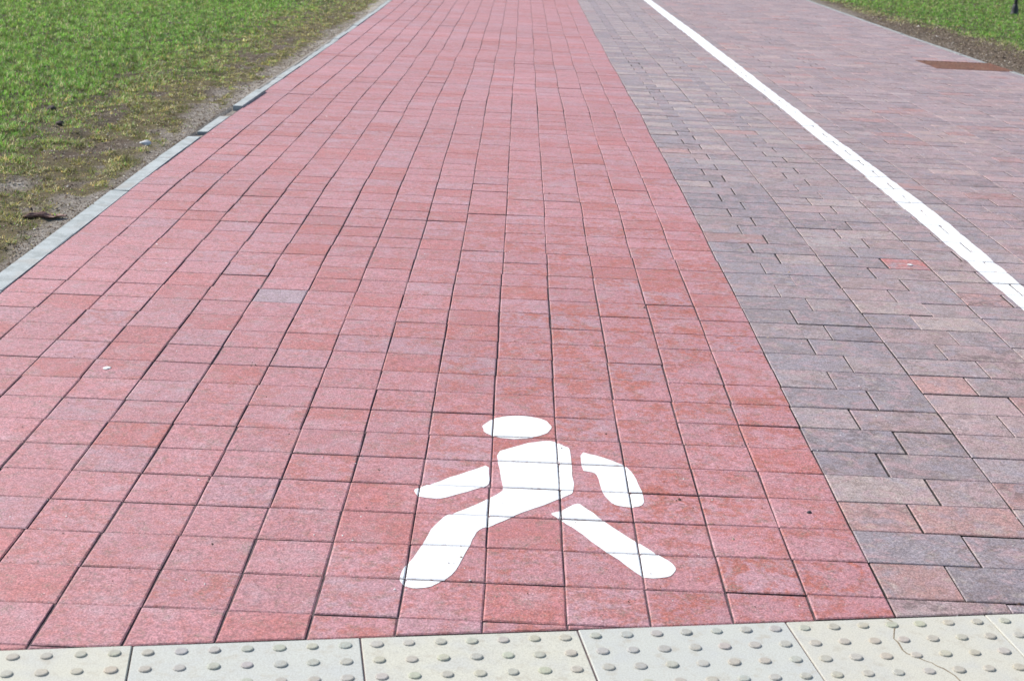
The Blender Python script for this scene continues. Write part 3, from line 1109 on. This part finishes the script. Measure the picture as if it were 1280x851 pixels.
nb = NB("soil_crumbs")
M_CRUMB = nb.done(nb.n("ShaderNodeAttribute", attribute_name="tone").outputs["Color"], .95, .2)
crumbs("soil_crumbs", 120000, lambda v: LAWN_L - 4.5 + 0 * v, lambda v: LAWN_L + 0 * v, 13, 92, "loose crumbs of soil and grit along the left kerb")
crumbs("soil_crumbs", 30000, lambda v: LAWN_R + 0 * v, lambda v: LAWN_R + 6 + 0 * v, 60, 110, "loose crumbs of soil and grit beyond the right kerb", 2.4, .985)

n_ = 1500
gu, gv = rng.uniform(-14.8, 14, n_), 1.6 + 60 * rng.uniform(0, 1, n_) ** 1.6
gr_ = rng.uniform(.0013, .0028, n_) * (1 + 1.0 * (rng.uniform(0, 1, n_) > .96))
base = np.array([[1, 0, 0], [0, 1, 0], [-1, 0, 0], [0, -1, 0], [0, 0, 1]], float)
P = base[None] * gr_[:, None, None] * rng.uniform(.6, 1.5, (n_, 5, 3))
P = np.stack([P[..., 0] + (gu * S)[:, None], P[..., 1] + (gv * S)[:, None], P[..., 2] + zp(gv)[:, None] + .0005], -1).reshape(-1, 3)
k_ = np.arange(n_)[:, None] * 5
me = np_mesh("grit", P, (k_ + np.array([0, 1, 4, 1, 2, 4, 2, 3, 4, 3, 0, 4])).ravel(), np.arange(n_ * 4) * 3, np.full(n_ * 4, 3), [M_CRUMB])
at = me.attributes.new("tone", 'FLOAT_COLOR', 'POINT')
t_ = rng.uniform(0, 1, n_)[:, None]
col = np.where(t_ < .45, np.array([.09, .06, .05]), np.where(t_ < .7, np.array([.30, .24, .19]), np.array([.62, .60, .58])))
at.data.foreach_set("color", np.repeat(np.c_[col, np.ones(n_)], 5, 0).astype(np.float32).ravel())
tag(link("grit", me), "fine grit and pale specks scattered over the red and grey pavers", "grit", kind="stuff")

# curled dead leaf
V, F = [], []
NU, NVv = 14, 7
for i in range(NU):
    s_ = i / (NU - 1)
    half = .050 * math.sin(math.pi * min(1, s_ * .96 + .04)) ** .7 * (1 - .25 * s_)
    for j in range(NVv):
        t_ = j / (NVv - 1) * 2 - 1
        curl = 1.15 + .5 * math.sin(s_ * 5)
        a = t_ * curl
        xx = (s_ - .5) * .205
        yy = half * math.sin(a) / max(curl, .1) + .006 * math.sin(s_ * 9)
        zz = .005 + half * (1 - math.cos(a)) * .5 + .022 * max(0, s_ - .6) + .004 * math.sin(s_ * 17 + j)
        V.append((xx, yy, zz))
for i in range(NU - 1):
    for j in range(NVv - 1):
        F.append((i * NVv + j, (i + 1) * NVv + j, (i + 1) * NVv + j + 1, i * NVv + j + 1))
me = mesh_from("dead_leaf", V, F, [M_LEAF], True)
bm = bmesh.new()
bm.from_mesh(me)
geo = bmesh.ops.solidify(bm, geom=bm.faces[:], thickness=.0015)
bm.to_mesh(me)
bm.free()
lf = link("dead_leaf", me, None, (-16.15 * S, 20.5 * S, float(ground_z(np.array([-16.15]), np.array([20.5]))[0]) + .011))
lf.rotation_euler = (0, 0, .22)
tag(lf, "curled dark brown dead leaf on bare soil against the kerb", "leaf")

# drain grate
gx0, gx1, gy0, gy1 = GRATE[0] + .02, GRATE[1] - .0, GRATE[2] + .02, GRATE[3] - .02
cv = (gy0 + gy1) / 2
gt = bpy.data.objects.new("drain_grate", None)
C.objects.link(gt)
gt.matrix_world = Matrix.Translation(((gx0 + gx1) / 2 * S, cv * S, float(zp(cv)) + .002)) @ Euler((slope(cv), 0, 0)).to_matrix().to_4x4()
tag(gt, "square rusty iron drain grate set in the bricks at the right kerb", "drain grate")
W2, H2 = (gx1 - gx0) / 2 * S, (gy1 - gy0) / 2 * S


def box(V, F, x0, x1, y0, y1, z0, z1, e=.002):
    n0 = len(V)
    V += [(x0, y0, z0), (x1, y0, z0), (x1, y1, z0), (x0, y1, z0), (x0, y0, z1 - e), (x1, y0, z1 - e), (x1, y1, z1 - e), (x0, y1, z1 - e),
          (x0 + e, y0 + e, z1), (x1 - e, y0 + e, z1), (x1 - e, y1 - e, z1), (x0 + e, y1 - e, z1)]
    for q in ((0, 1, 5, 4), (1, 2, 6, 5), (2, 3, 7, 6), (3, 0, 4, 7), (4, 5, 9, 8), (5, 6, 10, 9), (6, 7, 11, 10), (7, 4, 8, 11), (8, 9, 10, 11)):
        F.append(tuple(n0 + i for i in q))


V, F = [], []
fw = .035
box(V, F, -W2, W2, -H2, -H2 + fw, -.03, 0)
box(V, F, -W2, W2, H2 - fw, H2, -.03, 0)
box(V, F, -W2, -W2 + fw, -H2 + fw + .001, H2 - fw - .001, -.03, 0)
box(V, F, W2 - fw, W2, -H2 + fw + .001, H2 - fw - .001, -.03, 0)
link("frame", mesh_from("frame", V, F, [M_RUST]), gt)
V, F = [], []
nb_ = 16
for k in range(nb_):
    xx = -W2 + fw + .008 + (2 * W2 - 2 * fw - .016) * (k + .5) / nb_
    box(V, F, xx - .012, xx + .012, -H2 + fw + .002, H2 - fw - .002, -.02, -.001)
br = link("bars", mesh_from("bars", V, F, [M_RUST]), gt)
br["kind"] = "stuff"
link("shade_backing", mesh_from("shade_backing", [(-W2, -H2, -.008), (W2, -H2, -.008), (W2, H2, -.008), (-W2, H2, -.008)], [(0, 1, 2, 3)], [M_PIT]), gt)  # dark rust plate standing in for the shaded hole below the bars

# iron post: flared foot, collar and shaft, turned profile
pu, pv = 38.69, 119.4
post = bpy.data.objects.new("iron_post", None)
C.objects.link(post)
post.location = (pu * S, pv * S, float(ground_z(np.array([pu]), np.array([pv]))[0]) - .01)
tag(post, "slim black iron post with flared foot standing in the right lawn", "post")


def lathe(name, prof, parent, mat, n=20):
    V, F = [], []
    for k, (r_, z_) in enumerate(prof):
        for i in range(n):
            V.append((r_ * math.cos(2 * math.pi * i / n), r_ * math.sin(2 * math.pi * i / n), z_))
        if k:
            for i in range(n):
                F.append(((k - 1) * n + i, (k - 1) * n + (i + 1) % n, k * n + (i + 1) % n, k * n + i))
    F.append(tuple(range((len(prof) - 1) * n, len(prof) * n)))
    me_ = mesh_from(name, V, F, [mat], True)
    return link(name, me_, parent)


lathe("foot", [(.072, 0), (.072, .045), (.062, .06), (.058, .12), (.050, .16), (.040, .19), (.036, .2)], post, M_POST)
lathe("shaft", [(.033, .199), (.031, 1.0), (.028, 2.6), (.024, 2.62)], post, M_POST)
lathe("collar", [(.040, .30), (.046, .31), (.046, .335), (.040, .345), (.030, .346)], post, M_POST)
